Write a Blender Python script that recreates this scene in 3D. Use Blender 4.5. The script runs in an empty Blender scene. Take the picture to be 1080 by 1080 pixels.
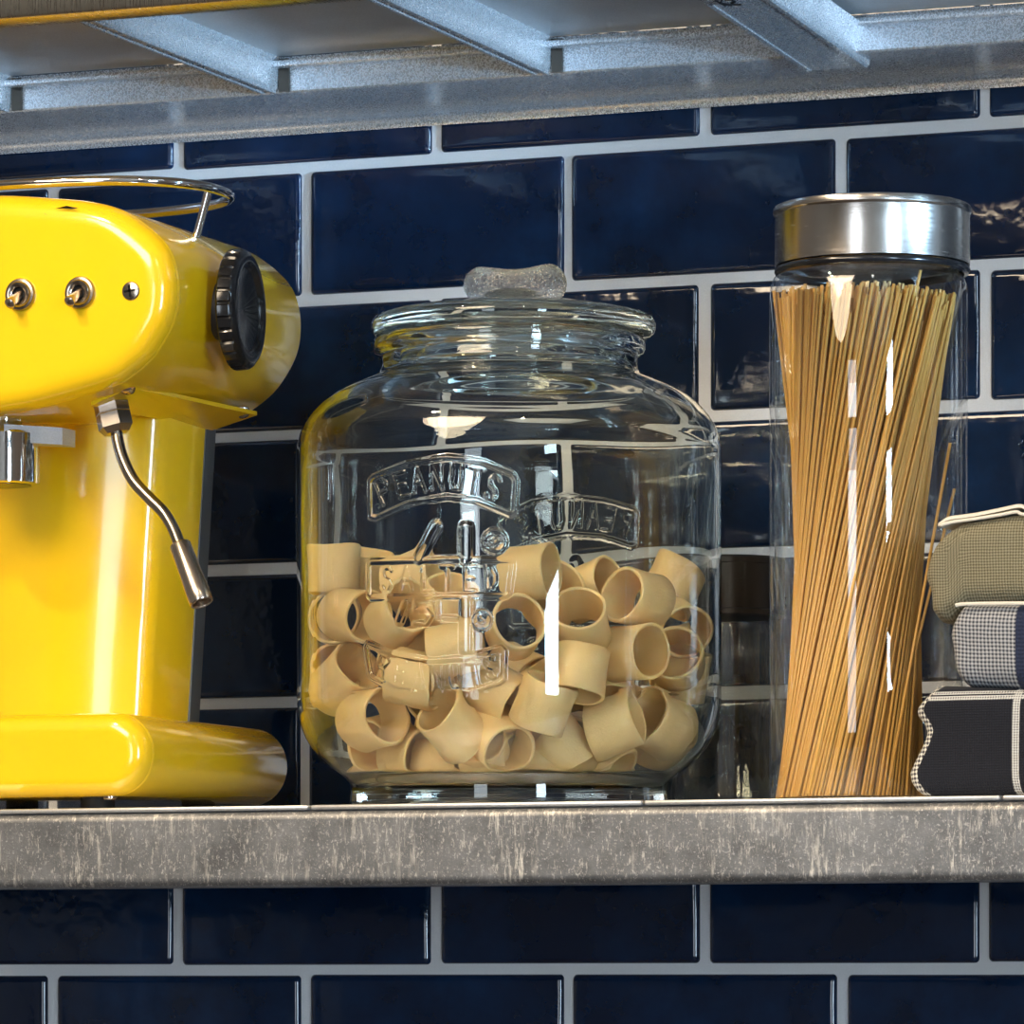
import bpy, bmesh, math, random
import numpy as np
from mathutils import Vector, Matrix
random.seed(7)
rng = np.random.default_rng(7)
scene = bpy.context.scene
COL = scene.collection
PI = math.pi
# ------------------------------------------------------------------ measured camera
FPX = 5400.0; TH = math.atan(7.33e-5 * FPX); DIST = 3.049; HORIZON = 1040.0; CAM_Z = 1.40
sT, cT = math.sin(TH), math.cos(TH)
CAM = Vector((DIST * sT, -DIST * cT, CAM_Z))
RIGHT = Vector((cT, sT, 0)); FWD = Vector((-sT, cT, 0)); TOV = -FWD; UP = Vector((0, 0, 1))
def at(px, py, Y):
    """world point at depth plane Y that the measured photograph shows at px, py"""
    d = RIGHT * ((px - 540) / FPX) + FWD + UP * ((HORIZON - py) / FPX)
    return CAM + d * ((Y - CAM.y) / d.y)
def ppm(p):
    """pixels per metre at a point"""
    return FPX / (Vector(p) - CAM).dot(FWD)

cam_d = bpy.data.cameras.new('camera'); cam = bpy.data.objects.new('camera', cam_d); COL.objects.link(cam)
cam.location = CAM; cam.rotation_euler = (PI / 2, 0, TH)
cam_d.sensor_width = 36.0; cam_d.lens = FPX / 1080 * 36.0; cam_d.shift_y = (HORIZON - 540) / 1080
cam_d.clip_start = 0.05; cam_d.clip_end = 30
scene.camera = cam

# ------------------------------------------------------------------ helpers
def link(name, me, mat=None, parent=None):
    o = bpy.data.objects.new(name, me); COL.objects.link(o)
    if mat is not None:
        for m in (mat if isinstance(mat, (list, tuple)) else [mat]): me.materials.append(m)
    if parent is not None: o.parent = parent
    return o
def obj(name, bm, mat, parent=None, smooth=True, sharp=35):
    """links a bmesh as one object; vertices are given in world space and made local to the parent"""
    off = parent_world(parent)
    bmesh.ops.translate(bm, verts=bm.verts, vec=-off)
    bmesh.ops.recalc_face_normals(bm, faces=bm.faces)
    if smooth:
        for f in bm.faces: f.smooth = True
        lim = math.radians(sharp)
        for e in bm.edges:
            if len(e.link_faces) == 2 and e.calc_face_angle(0) > lim: e.smooth = False
    me = bpy.data.meshes.new(name); bm.to_mesh(me); bm.free()
    return link(name, me, mat, parent)
def parent_world(p):
    v = Vector((0, 0, 0))
    while p is not None:
        v += p.location; p = p.parent
    return v
def thing(name, label, cat, loc, group=None):
    o = bpy.data.objects.new(name, None); COL.objects.link(o); o.location = loc
    o.empty_display_size = .02
    return tag(o, label, cat, group)
def tag(o, label, cat, group=None):
    o['label'] = label; o['category'] = cat
    if group: o['group'] = group
    return o
def struct(o):
    o['kind'] = 'structure'; return o
def B(): return bmesh.new()
def box(bm, x0, x1, y0, y1, z0, z1, bev=0.0, seg=2):
    r = bmesh.ops.create_cube(bm, size=1.0); vs = r['verts']
    bmesh.ops.scale(bm, verts=vs, vec=(x1 - x0, y1 - y0, z1 - z0))
    bmesh.ops.translate(bm, verts=vs, vec=((x0 + x1) / 2, (y0 + y1) / 2, (z0 + z1) / 2))
    if bev > 0:
        es = list({e for v in vs for e in v.link_edges})
        bmesh.ops.bevel(bm, geom=es, offset=bev, segments=seg, affect='EDGES', profile=0.5)
    return bm
def rings(bm, loops, cap0=True, cap1=True, closed=True):
    """skins a list of equal-length vertex loops"""
    L = [[bm.verts.new(p) for p in lp] for lp in loops]
    n = len(L[0])
    for a, b in zip(L, L[1:]):
        for i in range(n if closed else n - 1):
            j = (i + 1) % n
            bm.faces.new((a[i], a[j], b[j], b[i]))
    if cap0: bm.faces.new(L[0])
    if cap1: bm.faces.new(list(reversed(L[-1])))
    return L
def frame_of(d):
    d = Vector(d).normalized()
    h = Vector((0, 0, 1)) if abs(d.z) < .9 else Vector((1, 0, 0))
    x = h.cross(d).normalized(); return x, d.cross(x), d
def lathe(bm, c, axis, prof, seg=48, cap0=True, cap1=True, phase=0.0, rad=None):
    """profile (radius, height along axis)"""
    x, y, d = frame_of(axis); c = Vector(c); loops = []
    for r, h in prof:
        r = max(r, 1e-5); lp = []
        for i in range(seg):
            a = 2 * PI * i / seg + phase
            k = rad(a, h) if rad else 1.0
            lp.append(c + d * h + (x * math.cos(a) + y * math.sin(a)) * r * k)
        loops.append(lp)
    rings(bm, loops, cap0, cap1); return bm
def tube(bm, pts, r, seg=12, cap=True, closed=False):
    pts = [Vector(p) for p in pts]; n = len(pts); loops = []; prev = None
    for i, p in enumerate(pts):
        if closed: t = pts[(i + 1) % n] - pts[i - 1]
        else: t = pts[min(i + 1, n - 1)] - pts[max(i - 1, 0)]
        t.normalize()
        if prev is None: x, y, _ = frame_of(t)
        else:
            x = (prev - t * prev.dot(t)).normalized(); y = t.cross(x)
        prev = x; rr = r[i] if isinstance(r, (list, tuple)) else r
        loops.append([p + (x * math.cos(2 * PI * k / seg) + y * math.sin(2 * PI * k / seg)) * rr for k in range(seg)])
    if closed:
        L = rings(bm, loops, False, False); a, b = L[-1], L[0]
        best = min(range(seg), key=lambda s: sum((a[i].co - b[(i + s) % seg].co).length for i in range(seg)))
        for i in range(seg):
            j = (i + 1) % seg; bm.faces.new((a[i], a[j], b[(j + best) % seg], b[(i + best) % seg]))
    else: rings(bm, loops, cap, cap)
    return bm
def smooth_path(pts, n=8, closed=False):
    """Catmull-Rom through the points"""
    P = [Vector(p) for p in pts]; m = len(P); out = []
    rngi = range(m if closed else m - 1)
    for i in rngi:
        g = (lambda k: P[k % m]) if closed else (lambda k: P[min(max(k, 0), m - 1)])
        a, b, c, d = g(i - 1), g(i), g(i + 1), g(i + 2)
        for k in range(n):
            t = k / n
            out.append(.5 * ((2 * b) + (c - a) * t + (2 * a - 5 * b + 4 * c - d) * t * t + (3 * b - a - 3 * c + d) * t ** 3))
    if not closed: out.append(P[-1])
    return out

# ------------------------------------------------------------------ materials
def mat(name, col=(.8, .8, .8), rough=.5, metal=0.0, **kw):
    m = bpy.data.materials.new(name); m.use_nodes = True
    b = m.node_tree.nodes['Principled BSDF']
    b.inputs['Base Color'].default_value = (*col, 1); b.inputs['Roughness'].default_value = rough
    b.inputs['Metallic'].default_value = metal
    for k, v in kw.items(): b.inputs[k.replace('_', ' ')].default_value = v
    return m
class NT:
    """tiny node-tree writer"""
    def __init__(s, m): s.t = m.node_tree; s.b = s.t.nodes.get('Principled BSDF'); s.out = s.t.nodes.get('Material Output')
    def n(s, kind, **kw):
        nd = s.t.nodes.new(kind)
        for k, v in kw.items():
            if k.startswith('i_'):
                key = k[2:]; key = int(key) if key.isdigit() else key.replace('_', ' ')
                nd.inputs[key].default_value = v
            else: setattr(nd, k, v)
        return nd
    def l(s, a, b): s.t.links.new(a, b)
    def coord(s, scale=(1, 1, 1), rot=(0, 0, 0), src='Object'):
        tc = s.n('ShaderNodeTexCoord'); mp = s.n('ShaderNodeMapping')
        mp.inputs['Scale'].default_value = scale; mp.inputs['Rotation'].default_value = rot
        s.l(tc.outputs[src], mp.inputs['Vector']); return mp.outputs['Vector']
    def noise(s, vec, scale, detail=4, rough=.5, dist=0):
        nd = s.n('ShaderNodeTexNoise'); nd.inputs['Scale'].default_value = scale; nd.inputs['Detail'].default_value = detail
        nd.inputs['Roughness'].default_value = rough; nd.inputs['Distortion'].default_value = dist
        s.l(vec, nd.inputs['Vector']); return nd.outputs['Fac']
    def ramp(s, fac, stops):
        r = s.n('ShaderNodeValToRGB'); e = r.color_ramp.elements
        while len(e) < len(stops): e.new(.5)
        for k, (p, c) in enumerate(stops):
            e[k].position = p; e[k].color = (*c, 1) if not isinstance(c, float) else (c, c, c, 1)
        s.l(fac, r.inputs['Fac']); return r.outputs['Color']
    def mix(s, fac, a, b, typ='MIX'):
        m = s.n('ShaderNodeMix', data_type='RGBA', blend_type=typ)
        for sock, v in ((m.inputs[0], fac), (m.inputs[6], a), (m.inputs[7], b)):
            if hasattr(v, 'is_linked'): s.l(v, sock)
            else: sock.default_value = v if isinstance(v, float) else (*v, 1)
        return m.outputs[2]
    def math(s, op, a, b=None, c=None):
        m = s.n('ShaderNodeMath', operation=op)
        for k, v in enumerate((a, b, c)):
            if v is None: continue
            if hasattr(v, 'is_linked'): s.l(v, m.inputs[k])
            else: m.inputs[k].default_value = v
        return m.outputs[0]
    def bump(s, h, strength=.3, dist=.001, normal=None):
        b = s.n('ShaderNodeBump'); b.inputs['Strength'].default_value = strength; b.inputs['Distance'].default_value = dist
        s.l(h, b.inputs['Height'])
        if normal is not None: s.l(normal, b.inputs['Normal'])
        return b.outputs['Normal']
    def set(s, key, v):
        if hasattr(v, 'is_linked'): s.l(v, s.b.inputs[key])
        else: s.b.inputs[key].default_value = v

def m_tile():
    m = mat('navy_glaze', (.004, .018, .06), .07, 0, Coat_Weight=.3); t = NT(m)
    v = t.coord()
    a = t.noise(v, 26, 5, .6); b = t.noise(v, 7, 3, .5); g = t.noise(v, 420, 2, .6)
    c = t.mix(t.ramp(a, [(.35, 0.0), (.72, 1.0)]), (.0026, .011, .032), (.005, .030, .092))
    c = t.mix(t.ramp(b, [(.4, 0.0), (.65, 1.0)]), c, (.0022, .010, .031))
    t.set('Base Color', c)
    h = t.math('ADD', t.math('MULTIPLY', b, 1.0), t.math('MULTIPLY', t.noise(v, 60, 2, .5), .18))
    t.set('Normal', t.bump(h, .55, .004))
    t.set('Roughness', t.ramp(g, [(.3, .05), (.8, .12)]))
    return m
def m_grout():
    m = mat('grey_grout', (.50, .52, .55), .9); t = NT(m); v = t.coord()
    c = t.mix(t.noise(v, 900, 3, .7), (.60, .62, .65), (.78, .80, .83))
    c = t.mix(t.ramp(t.noise(v, 12, 3), [(.3, 0.0), (.8, 1.0)]), c, (.68, .67, .66))
    t.set('Base Color', c); t.set('Normal', t.bump(t.noise(v, 1500, 2), .4, .0004)); return m
def m_galv(name, c0, c1, rough=(.22, .42), scale=1400, bump=.06, dust=None):
    m = mat(name, c0, .3, 1.0); t = NT(m); v = t.coord()
    sp = t.n('ShaderNodeTexVoronoi'); sp.inputs['Scale'].default_value = scale; t.l(v, sp.inputs['Vector'])
    sepn = t.n('ShaderNodeSeparateColor'); t.l(sp.outputs['Color'], sepn.inputs[0])
    f = t.mix(.5, t.noise(v, 45, 5, .65), sepn.outputs[0])
    t.set('Base Color', t.mix(f, c0, c1)); t.set('Metallic', .72)
    t.set('Roughness', t.math('MULTIPLY_ADD', sepn.outputs[1], rough[1] - rough[0], rough[0]))
    t.set('Normal', t.bump(t.math('ADD', t.math('MULTIPLY', sepn.outputs[2], .06), t.noise(v, 22, 2)), bump, .0006)); return m
    return m
def m_worn_steel():
    """front rail of the lower shelf: dull galvanised steel with vertical scuffs and pale specks"""
    m = mat('scuffed_steel', (.3, .29, .28), .45, .85); t = NT(m)
    v = t.coord(); vs = t.coord((1, 1, .13)); vt = t.coord((1, 1, .3), (0, .25, 0))
    st = t.noise(vs, 330, 6, .75); patch = t.noise(t.coord((1, 1, .45)), 26, 4, .6); sp = t.noise(v, 650, 3, .8); st2 = t.noise(vt, 700, 3, .7)
    base = t.mix(t.ramp(t.noise(v, 24, 6, .7), [(.32, 0.0), (.68, 1.0)]), (.105, .107, .112), (.25, .255, .265))
    scr = t.math('MULTIPLY', t.ramp(st, [(.52, 0.0), (.62, 1.0)]), t.ramp(patch, [(.47, 0.0), (.62, 1.0)]))
    scr2 = t.math('MULTIPLY', t.ramp(st2, [(.58, 0.0), (.68, 1.0)]), .55)
    sp2 = t.math('MULTIPLY', t.ramp(t.noise(v, 260, 5, .8), [(.58, 0.0), (.68, 1.0)]), .5)
    c = t.mix(t.math('MAXIMUM', t.math('MAXIMUM', scr, scr2), sp2), base, (.70, .665, .61))
    c = t.mix(t.math('MULTIPLY', t.ramp(sp, [(.60, 0.0), (.68, 1.0)]), .6), c, (.66, .65, .64))
    t.set('Base Color', c)
    t.set('Roughness', t.math('MULTIPLY_ADD', st, .3, .32)); t.set('Metallic', .75)
    t.set('Normal', t.bump(t.math('ADD', st, sp), .25, .0005)); return m
def m_yellow():
    m = mat('yellow_enamel', (.87, .60, .010), .16, 0, Coat_Weight=.6, Coat_Roughness=.06); t = NT(m); v = t.coord()
    t.set('Base Color', t.mix(t.noise(v, 14, 3), (.83, .505, .007), (.88, .555, .011)))
    t.set('Normal', t.bump(t.noise(v, 190, 2), .05, .0006))
    t.set('Roughness', t.math('MULTIPLY_ADD', t.noise(v, 60, 4), .14, .10)); return m
def m_glass(name, col, ior=1.47, bump=None, rough=0.0):
    m = bpy.data.materials.new(name); m.use_nodes = True; nt = m.node_tree; nt.nodes.remove(nt.nodes['Principled BSDF'])
    g = nt.nodes.new('ShaderNodeBsdfGlass'); g.inputs['Color'].default_value = (*col, 1); g.inputs['IOR'].default_value = ior; g.inputs['Roughness'].default_value = rough
    nt.links.new(g.outputs[0], nt.nodes['Material Output'].inputs['Surface'])
    if bump:
        t = NT(m); v = t.coord(); kind, sc, st, di = bump
        if kind == 'voronoi':
            vo = t.n('ShaderNodeTexVoronoi'); vo.inputs['Scale'].default_value = sc; t.l(v, vo.inputs['Vector']); h = vo.outputs['Distance']
        else: h = t.noise(v, sc, 2)
        t.l(t.bump(h, st, di), g.inputs['Normal'])
    return m
def m_brushed(name, col, rough=.28, axis='z'):
    m = mat(name, col, rough, 1.0); t = NT(m)
    v = t.coord((60, 60, 1600) if axis == 'z' else (1600, 60, 60)); n = t.noise(v, 1.0, 3, .6)
    t.set('Roughness', t.math('MULTIPLY_ADD', n, .22, rough - .1)); t.set('Normal', t.bump(n, .08, .0003))
    t.set('Base Color', t.mix(n, tuple(c * .88 for c in col), col)); return m
def m_pasta(name, c0, c1, rough=.55):
    m = mat(name, c0, rough, 0, Subsurface_Weight=.18, Subsurface_Scale=.004); t = NT(m); v = t.coord()
    m.node_tree.nodes['Principled BSDF'].inputs['Subsurface Radius'].default_value = (1, .6, .25)
    oi = t.n('ShaderNodeObjectInfo')
    c = t.mix(t.noise(v, 130, 4, .6), c0, c1)
    c = t.mix(t.math('MULTIPLY', oi.outputs['Random'], .35), c, tuple(x * .82 for x in c0))
    t.set('Base Color', c)
    t.set('Normal', t.bump(t.math('ADD', t.noise(v, 900, 2), t.noise(t.coord((1, 1, .15)), 420, 3)), .35, .0005)); return m
def m_cloth(name, warp, weft, pitch, stripes=(), fuzz=.5, contrast=1.0):
    """woven cloth seen from the front: threads run along X and along the wrapped height; stripes are (axis, centre, half width, colour)"""
    m = mat(name, warp, .92, 0, Sheen_Weight=.04); t = NT(m)
    tc = t.n('ShaderNodeTexCoord'); sp = t.n('ShaderNodeSeparateXYZ'); t.l(tc.outputs['UV'], sp.inputs[0])
    u, w = sp.outputs[0], sp.outputs[1]
    nz = t.noise(tc.outputs['UV'], 60, 3)
    uu = t.math('ADD', u, t.math('MULTIPLY', nz, pitch * .8)); ww = t.math('ADD', w, t.math('MULTIPLY', nz, pitch * .6))
    k = 2 * PI / pitch
    a = t.math('SINE', t.math('MULTIPLY', t.math('ADD', uu, ww), k * .5)); b = t.math('SINE', t.math('MULTIPLY', t.math('SUBTRACT', uu, ww), k * .5))
    chk = t.math('MULTIPLY_ADD', t.math('MULTIPLY', a, b), .5, .5)
    f = t.ramp(chk, [(.5 - .3 / contrast, 0.0), (.5 + .3 / contrast, 1.0)])
    c = t.mix(f, warp, weft)
    for ax, cen, hw, col, dot in stripes:
        s_ = t.math('ABSOLUTE', t.math('SUBTRACT', u if ax == 'u' else w, cen))
        inside = t.math('LESS_THAN', s_, hw)
        if dot: inside = t.math('MULTIPLY', inside, t.ramp(chk, [(.25, 0.15), (.5, 1.0)]))
        c = t.mix(inside, c, col)
    c = t.mix(t.math('MULTIPLY', t.noise(tc.outputs['UV'], 2200, 2), .25), c, tuple(x * .6 for x in warp))
    t.set('Base Color', c)
    t.set('Normal', t.bump(t.math('ADD', chk, t.math('MULTIPLY', t.noise(tc.outputs['UV'], 3000, 2), .5)), .7, .0007)); return m

M = dict(
    tile=m_tile(), grout=m_grout(), yellow=m_yellow(), worn=m_worn_steel(),
    galv=m_galv('galvanised_steel', (.58, .60, .63), (.80, .83, .87), (.20, .36)),
    galv_dark=m_galv('dull_galvanised_steel', (.50, .49, .48), (.64, .64, .65), (.38, .52)),
    rail_gold=m_brushed('smooth_rail_steel', (.62, .58, .50), .28, 'x'),
    chrome=mat('chrome', (.72, .70, .68), .07, 1.0), nickel=mat('satin_nickel', (.50, .43, .36), .24, 1.0),
    old_nickel=mat('aged_nickel', (.36, .31, .26), .22, 1.0),
    steel=m_brushed('brushed_steel', (.45, .42, .39), .22), dark_steel=mat('dark_lid_steel', (.10, .085, .07), .28, .9),
    black=mat('black_plastic', (.008, .008, .009), .18), rubber=mat('black_rubber', (.01, .01, .01), .7),
    grey=mat('grey_panel', (.17, .18, .19), .45, .6),
    jar=m_glass('pale_green_glass', (.972, .988, .975), 1.47), clear=m_glass('clear_glass', (.985, .99, .99), 1.47),
    smoke=m_glass('thick_clear_glass', (.93, .95, .95), 1.5),
    knob_glass=m_glass('stippled_glass', (.99, .995, .99), 1.47, ('voronoi', 420, .8, .0010), .16),
    pasta=m_pasta('pasta_tube_dough', (.82, .55, .235), (.91, .66, .33)),
    spaghetti=m_pasta('spaghetti_dough', (.58, .315, .075), (.70, .42, .125), .45),
    wall=mat('warm_plaster', (.30, .25, .21), .9), floor=mat('brown_floor', (.10, .065, .045), .5), ceil=mat('ceiling_plaster', (.46, .42, .38), .9),
    frame=mat('dark_window_frame', (.05, .045, .04), .5), cream=mat('cream_thread', (.72, .66, .56), .9),
)

def m_thin(name, col, ior=1.5, gain=1.0):
    """thin glass wall: mirror reflection by Fresnel over a clear transparent body"""
    m = bpy.data.materials.new(name); m.use_nodes = True; nt = m.node_tree; nt.nodes.remove(nt.nodes['Principled BSDF'])
    tr = nt.nodes.new('ShaderNodeBsdfTransparent'); tr.inputs[0].default_value = (*col, 1)
    gl = nt.nodes.new('ShaderNodeBsdfGlossy'); gl.inputs['Roughness'].default_value = .0; gl.inputs[0].default_value = (1, 1, 1, 1)
    fr = nt.nodes.new('ShaderNodeFresnel'); fr.inputs[0].default_value = ior
    ge = nt.nodes.new('ShaderNodeNewGeometry'); mr = nt.nodes.new('ShaderNodeMapRange')
    mr.inputs['To Min'].default_value = ior; mr.inputs['To Max'].default_value = 1 / ior
    nt.links.new(ge.outputs['Backfacing'], mr.inputs['Value']); nt.links.new(mr.outputs[0], fr.inputs[0])
    mx = nt.nodes.new('ShaderNodeMixShader'); nt.links.new(fr.outputs[0], mx.inputs[0]); nt.links.new(tr.outputs[0], mx.inputs[1]); nt.links.new(gl.outputs[0], mx.inputs[2])
    nt.links.new(mx.outputs[0], nt.nodes['Material Output'].inputs['Surface']); return m
M['thin'] = m_thin('thin_clear_glass', (.985, .99, .99)); M['thin_smoke'] = m_thin('thin_grey_glass', (.93, .94, .93))
# strengths of windows and ceiling spots, plus the added warm fill and cool spot
WIN1, WIN2 = 9.0, 40.0
COOL = 480.0
KEY, KEY2, FILL = 45.0, 10.0, 60.0
CAUS = True
EXPO = 0.0

PASTA = [
(0,-0.0861,-0.0431,1.6284,-0.018,-0.007,1.000),(1,-0.0878,-0.0379,1.6033,0.377,-0.913,-0.154),(2,-0.0595,-0.0731,1.6000,0.855,-0.507,-0.111),
(3,-0.0274,-0.0887,1.5987,0.715,-0.599,0.360),(4,-0.0864,-0.0395,1.5677,0.434,-0.730,0.529),(5,-0.0691,-0.0616,1.5674,0.736,-0.493,0.464),
(6,-0.0462,-0.0799,1.5445,0.851,-0.520,0.069),(8,0.0020,-0.0873,1.5398,-0.362,-0.679,0.639),(9,0.0244,-0.0731,1.5322,0.600,-0.630,-0.493),
(12,-0.0335,-0.0584,1.5271,0.850,-0.519,-0.096),(13,-0.0172,-0.0523,1.5235,0.989,-0.074,0.127),(14,0.0109,-0.0566,1.5223,0.996,0.079,0.038),
(15,0.0401,-0.0421,1.5258,0.942,0.254,-0.218),(16,0.0588,-0.0105,1.5276,0.767,-0.134,-0.628),(17,-0.0820,-0.0104,1.6265,0.196,-0.216,0.956),
(18,-0.0354,-0.0522,1.6200,0.936,0.041,0.349),(19,-0.0086,-0.0661,1.6041,0.378,-0.421,0.825),(20,-0.0335,-0.0590,1.5795,0.950,0.106,0.294),
(21,0.0065,-0.0931,1.5795,0.952,0.196,0.235),(22,-0.0167,-0.0904,1.5643,0.979,0.052,-0.200),(23,0.0433,-0.0799,1.6197,0.992,-0.112,0.063),
(24,0.0381,-0.0867,1.5905,0.500,-0.847,0.178),(25,0.0659,-0.0637,1.5936,0.191,-0.806,0.560),(26,0.0538,-0.0145,1.6150,0.925,-0.264,0.272),
(27,0.0867,-0.0335,1.6080,-0.368,-0.922,0.119),(28,0.0789,0.0477,1.6211,0.341,0.342,0.876),(29,0.0897,0.0219,1.5964,0.637,-0.720,-0.276),
(30,0.0863,-0.0394,1.5786,0.910,-0.415,0.027),(31,0.0734,0.0565,1.5838,0.931,0.290,0.222),(32,0.0656,-0.0670,1.5668,0.010,0.308,0.951),
(33,0.0503,-0.0775,1.5508,0.425,-0.130,0.896),(34,0.0763,-0.0406,1.5416,0.941,0.094,0.326),(35,0.0879,-0.0002,1.5445,-0.345,-0.898,0.272),
(36,0.0892,0.0334,1.5697,0.194,-0.196,0.961),(37,0.0487,-0.0427,1.5293,0.645,0.230,-0.729),(39,0.0781,0.0400,1.5420,0.841,-0.308,0.446),
(40,0.0433,-0.0460,1.6096,0.539,-0.642,0.545),(-1,0.0939,0.0079,1.5776,-0.232,0.942,-0.244),(-1,0.0144,0.0444,1.5240,-0.017,0.007,-1.000),
(-1,-0.0462,-0.0218,1.5238,0.313,0.939,0.140),(-1,-0.0021,0.0012,1.5552,-0.562,-0.695,-0.449),(-1,0.0196,-0.0378,1.5499,0.919,-0.279,-0.280),
(-1,0.0086,-0.0577,1.5267,0.071,-0.799,0.598),(-1,-0.0229,-0.0122,1.5221,-0.272,-0.956,-0.113),(-1,0.0227,0.0431,1.5229,-0.912,-0.406,0.064),
(-1,0.0379,0.0471,1.5298,0.078,-0.631,-0.772),(-1,-0.0234,-0.0121,1.5221,-0.269,-0.958,-0.103),(-1,0.0456,-0.0037,1.5237,-0.191,-0.231,-0.954),
(-1,0.0058,-0.0213,1.5225,-0.315,-0.947,-0.053),(-1,-0.0186,-0.0453,1.5225,0.874,-0.482,-0.063),(-1,-0.0568,-0.0433,1.5338,-0.208,-0.959,-0.195),
(-1,0.0195,-0.0376,1.5498,0.918,-0.282,-0.280),(-1,-0.0208,0.0301,1.5517,0.639,0.768,0.040),(-1,-0.0313,-0.0036,1.5590,0.943,0.331,0.040),
(-1,0.0346,-0.0062,1.5477,-0.546,0.531,0.647),(-1,0.0159,-0.0251,1.5690,0.852,-0.382,-0.359),(-1,0.0123,0.0546,1.5336,0.641,0.751,0.159),
(-1,-0.0247,0.0435,1.5223,0.965,0.261,0.007),(-1,-0.0407,0.0073,1.5516,-0.415,0.177,-0.892),(-1,0.0658,-0.0205,1.5573,-0.344,0.694,0.632),
(-1,0.0049,-0.0239,1.5208,0.056,-0.012,-0.998),(-1,-0.0392,-0.0231,1.5278,-0.098,-0.987,-0.129),(-1,0.0485,0.0203,1.5223,0.389,-0.921,-0.020),
(-1,0.0610,0.0189,1.5511,-0.527,-0.680,0.511),(-1,0.0150,0.0142,1.5269,-0.071,-0.996,0.060),(-1,-0.0249,0.0737,1.5276,-0.969,-0.239,0.054),
(-1,-0.0231,-0.0129,1.5284,-0.337,-0.938,-0.077),(-1,0.0144,0.0082,1.5223,0.997,0.057,0.049),(-1,0.0023,0.0506,1.5332,0.924,0.365,-0.111),
(-1,0.0224,0.0246,1.5555,0.724,-0.661,-0.197),(-1,0.0429,-0.0239,1.5248,-0.397,0.045,-0.917),(-1,0.0144,0.0081,1.5225,0.997,0.051,0.051),
(-1,0.0201,0.0430,1.5281,0.943,0.331,-0.038),(-1,0.0020,0.0115,1.5271,0.836,-0.548,0.018),(-1,0.0427,-0.0436,1.5623,-0.854,0.248,-0.457),
(-1,0.0225,-0.0690,1.5557,0.875,-0.177,-0.451),(-1,0.0425,0.0101,1.5240,0.861,0.486,-0.150),(-1,-0.0531,0.0148,1.5263,-0.813,0.226,-0.537),
(-1,-0.0774,-0.0077,1.5315,0.842,0.475,-0.255),(-1,0.0483,-0.0296,1.5280,-0.162,0.911,-0.380),(-1,-0.0153,0.0145,1.5224,-0.127,-0.143,0.982),
(-1,-0.0247,0.0432,1.5214,-0.966,-0.257,-0.013),(-1,-0.0154,0.0143,1.5224,0.126,0.144,-0.981),(-1,0.0022,0.0504,1.5210,0.948,0.318,0.009),
(-1,-0.0141,-0.0597,1.5543,-0.031,0.999,-0.031),(-1,-0.0121,-0.0330,1.5522,-0.813,-0.187,0.551),(-1,-0.0248,0.0436,1.5220,-0.966,-0.257,-0.010),
(-1,-0.0469,-0.0216,1.5247,0.308,0.938,0.160),(-1,0.0100,-0.0191,1.5226,-0.054,-0.996,-0.071),(-1,-0.0550,0.0099,1.5222,0.184,0.983,0.017),
(-1,-0.0543,0.0412,1.5285,0.511,0.825,0.240),(-1,-0.0489,0.0079,1.5229,-0.283,-0.958,-0.037),(-1,0.0458,0.0234,1.5225,0.025,-0.995,0.093),
]
PASTA_LABELS = [
    'upright pasta tube at the top left against the jar wall',
    "pasta tube just below the upright one at the jar's left wall",
    'pasta tube with open end facing right, left of the SALTED panel',
    'open pasta tube right behind the lower left of the SALTED panel',
    'pasta tube hugging the left jar wall at mid height',
    'tilted open pasta tube left of the lower PEANUTS panel',
    'open pasta ring facing the front, below the left of the lower PEANUTS panel',
    'pasta tube tucked under the lower PEANUTS panel',
    'pasta tube standing with narrow side down, left of the bottom centre ring',
    'open pasta ring facing the front at the bottom centre of the jar',
    'pasta tube behind the bottom left ring',
    'lowest pasta tube at the left wall of the jar',
    'lowest row pasta tube at the left, lying just above the thick glass base',
    'lowest row pasta tube second from the left, on the jar floor',
    'lowest row pasta tube below the bottom centre ring',
    'lowest row pasta tube right of centre on the jar floor',
    'lowest row pasta tube at the right, on the jar floor',
    'pasta tube standing behind the left edge of the SALTED panel',
    'pasta tube lying behind the letters A and L of SALTED',
    'pasta tube behind the middle of the SALTED panel',
    'pasta tube lying between the SALTED and lower PEANUTS panels, on the left',
    'pasta tube lying just above the lower PEANUTS panel, on the right',
    'pasta tube lying flat behind the letters of the lower PEANUTS panel',
    'pasta tube on end at the top of the heap, right of the SALTED panel',
    'large open pasta ring facing the front right of the SALTED panel',
    "pasta tube with its opening tipped up, just right of the jar's middle",
    'pasta tube lying at the top of the heap behind the tipped up one',
    'big open pasta tube facing left at the top right of the heap',
    'pasta tube at the top right behind the big left facing one',
    'pasta tube with narrow open end at the right jar wall',
    'pasta tube with its open end facing right, below the big left facing one',
    'pasta tube lying behind the right facing one, near the right wall',
    'closed side pasta tube tilted to the right in the middle of the jar',
    'pasta tube standing in the middle behind the bright window reflection',
    'tilted pasta tube seen from the side at the lower right',
    'pasta tube with dark opening facing left at the bottom right',
    'pasta tube upright along the right jar wall',
    'pasta tube lying at the bottom right of centre',
    'pasta tube lying behind the lower right cluster',
    'lowest pasta tube at the right jar wall',
    'pasta tube just behind the tipped up one, facing the front',
    'pasta tube standing behind the large open ring by the SALTED panel']

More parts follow.
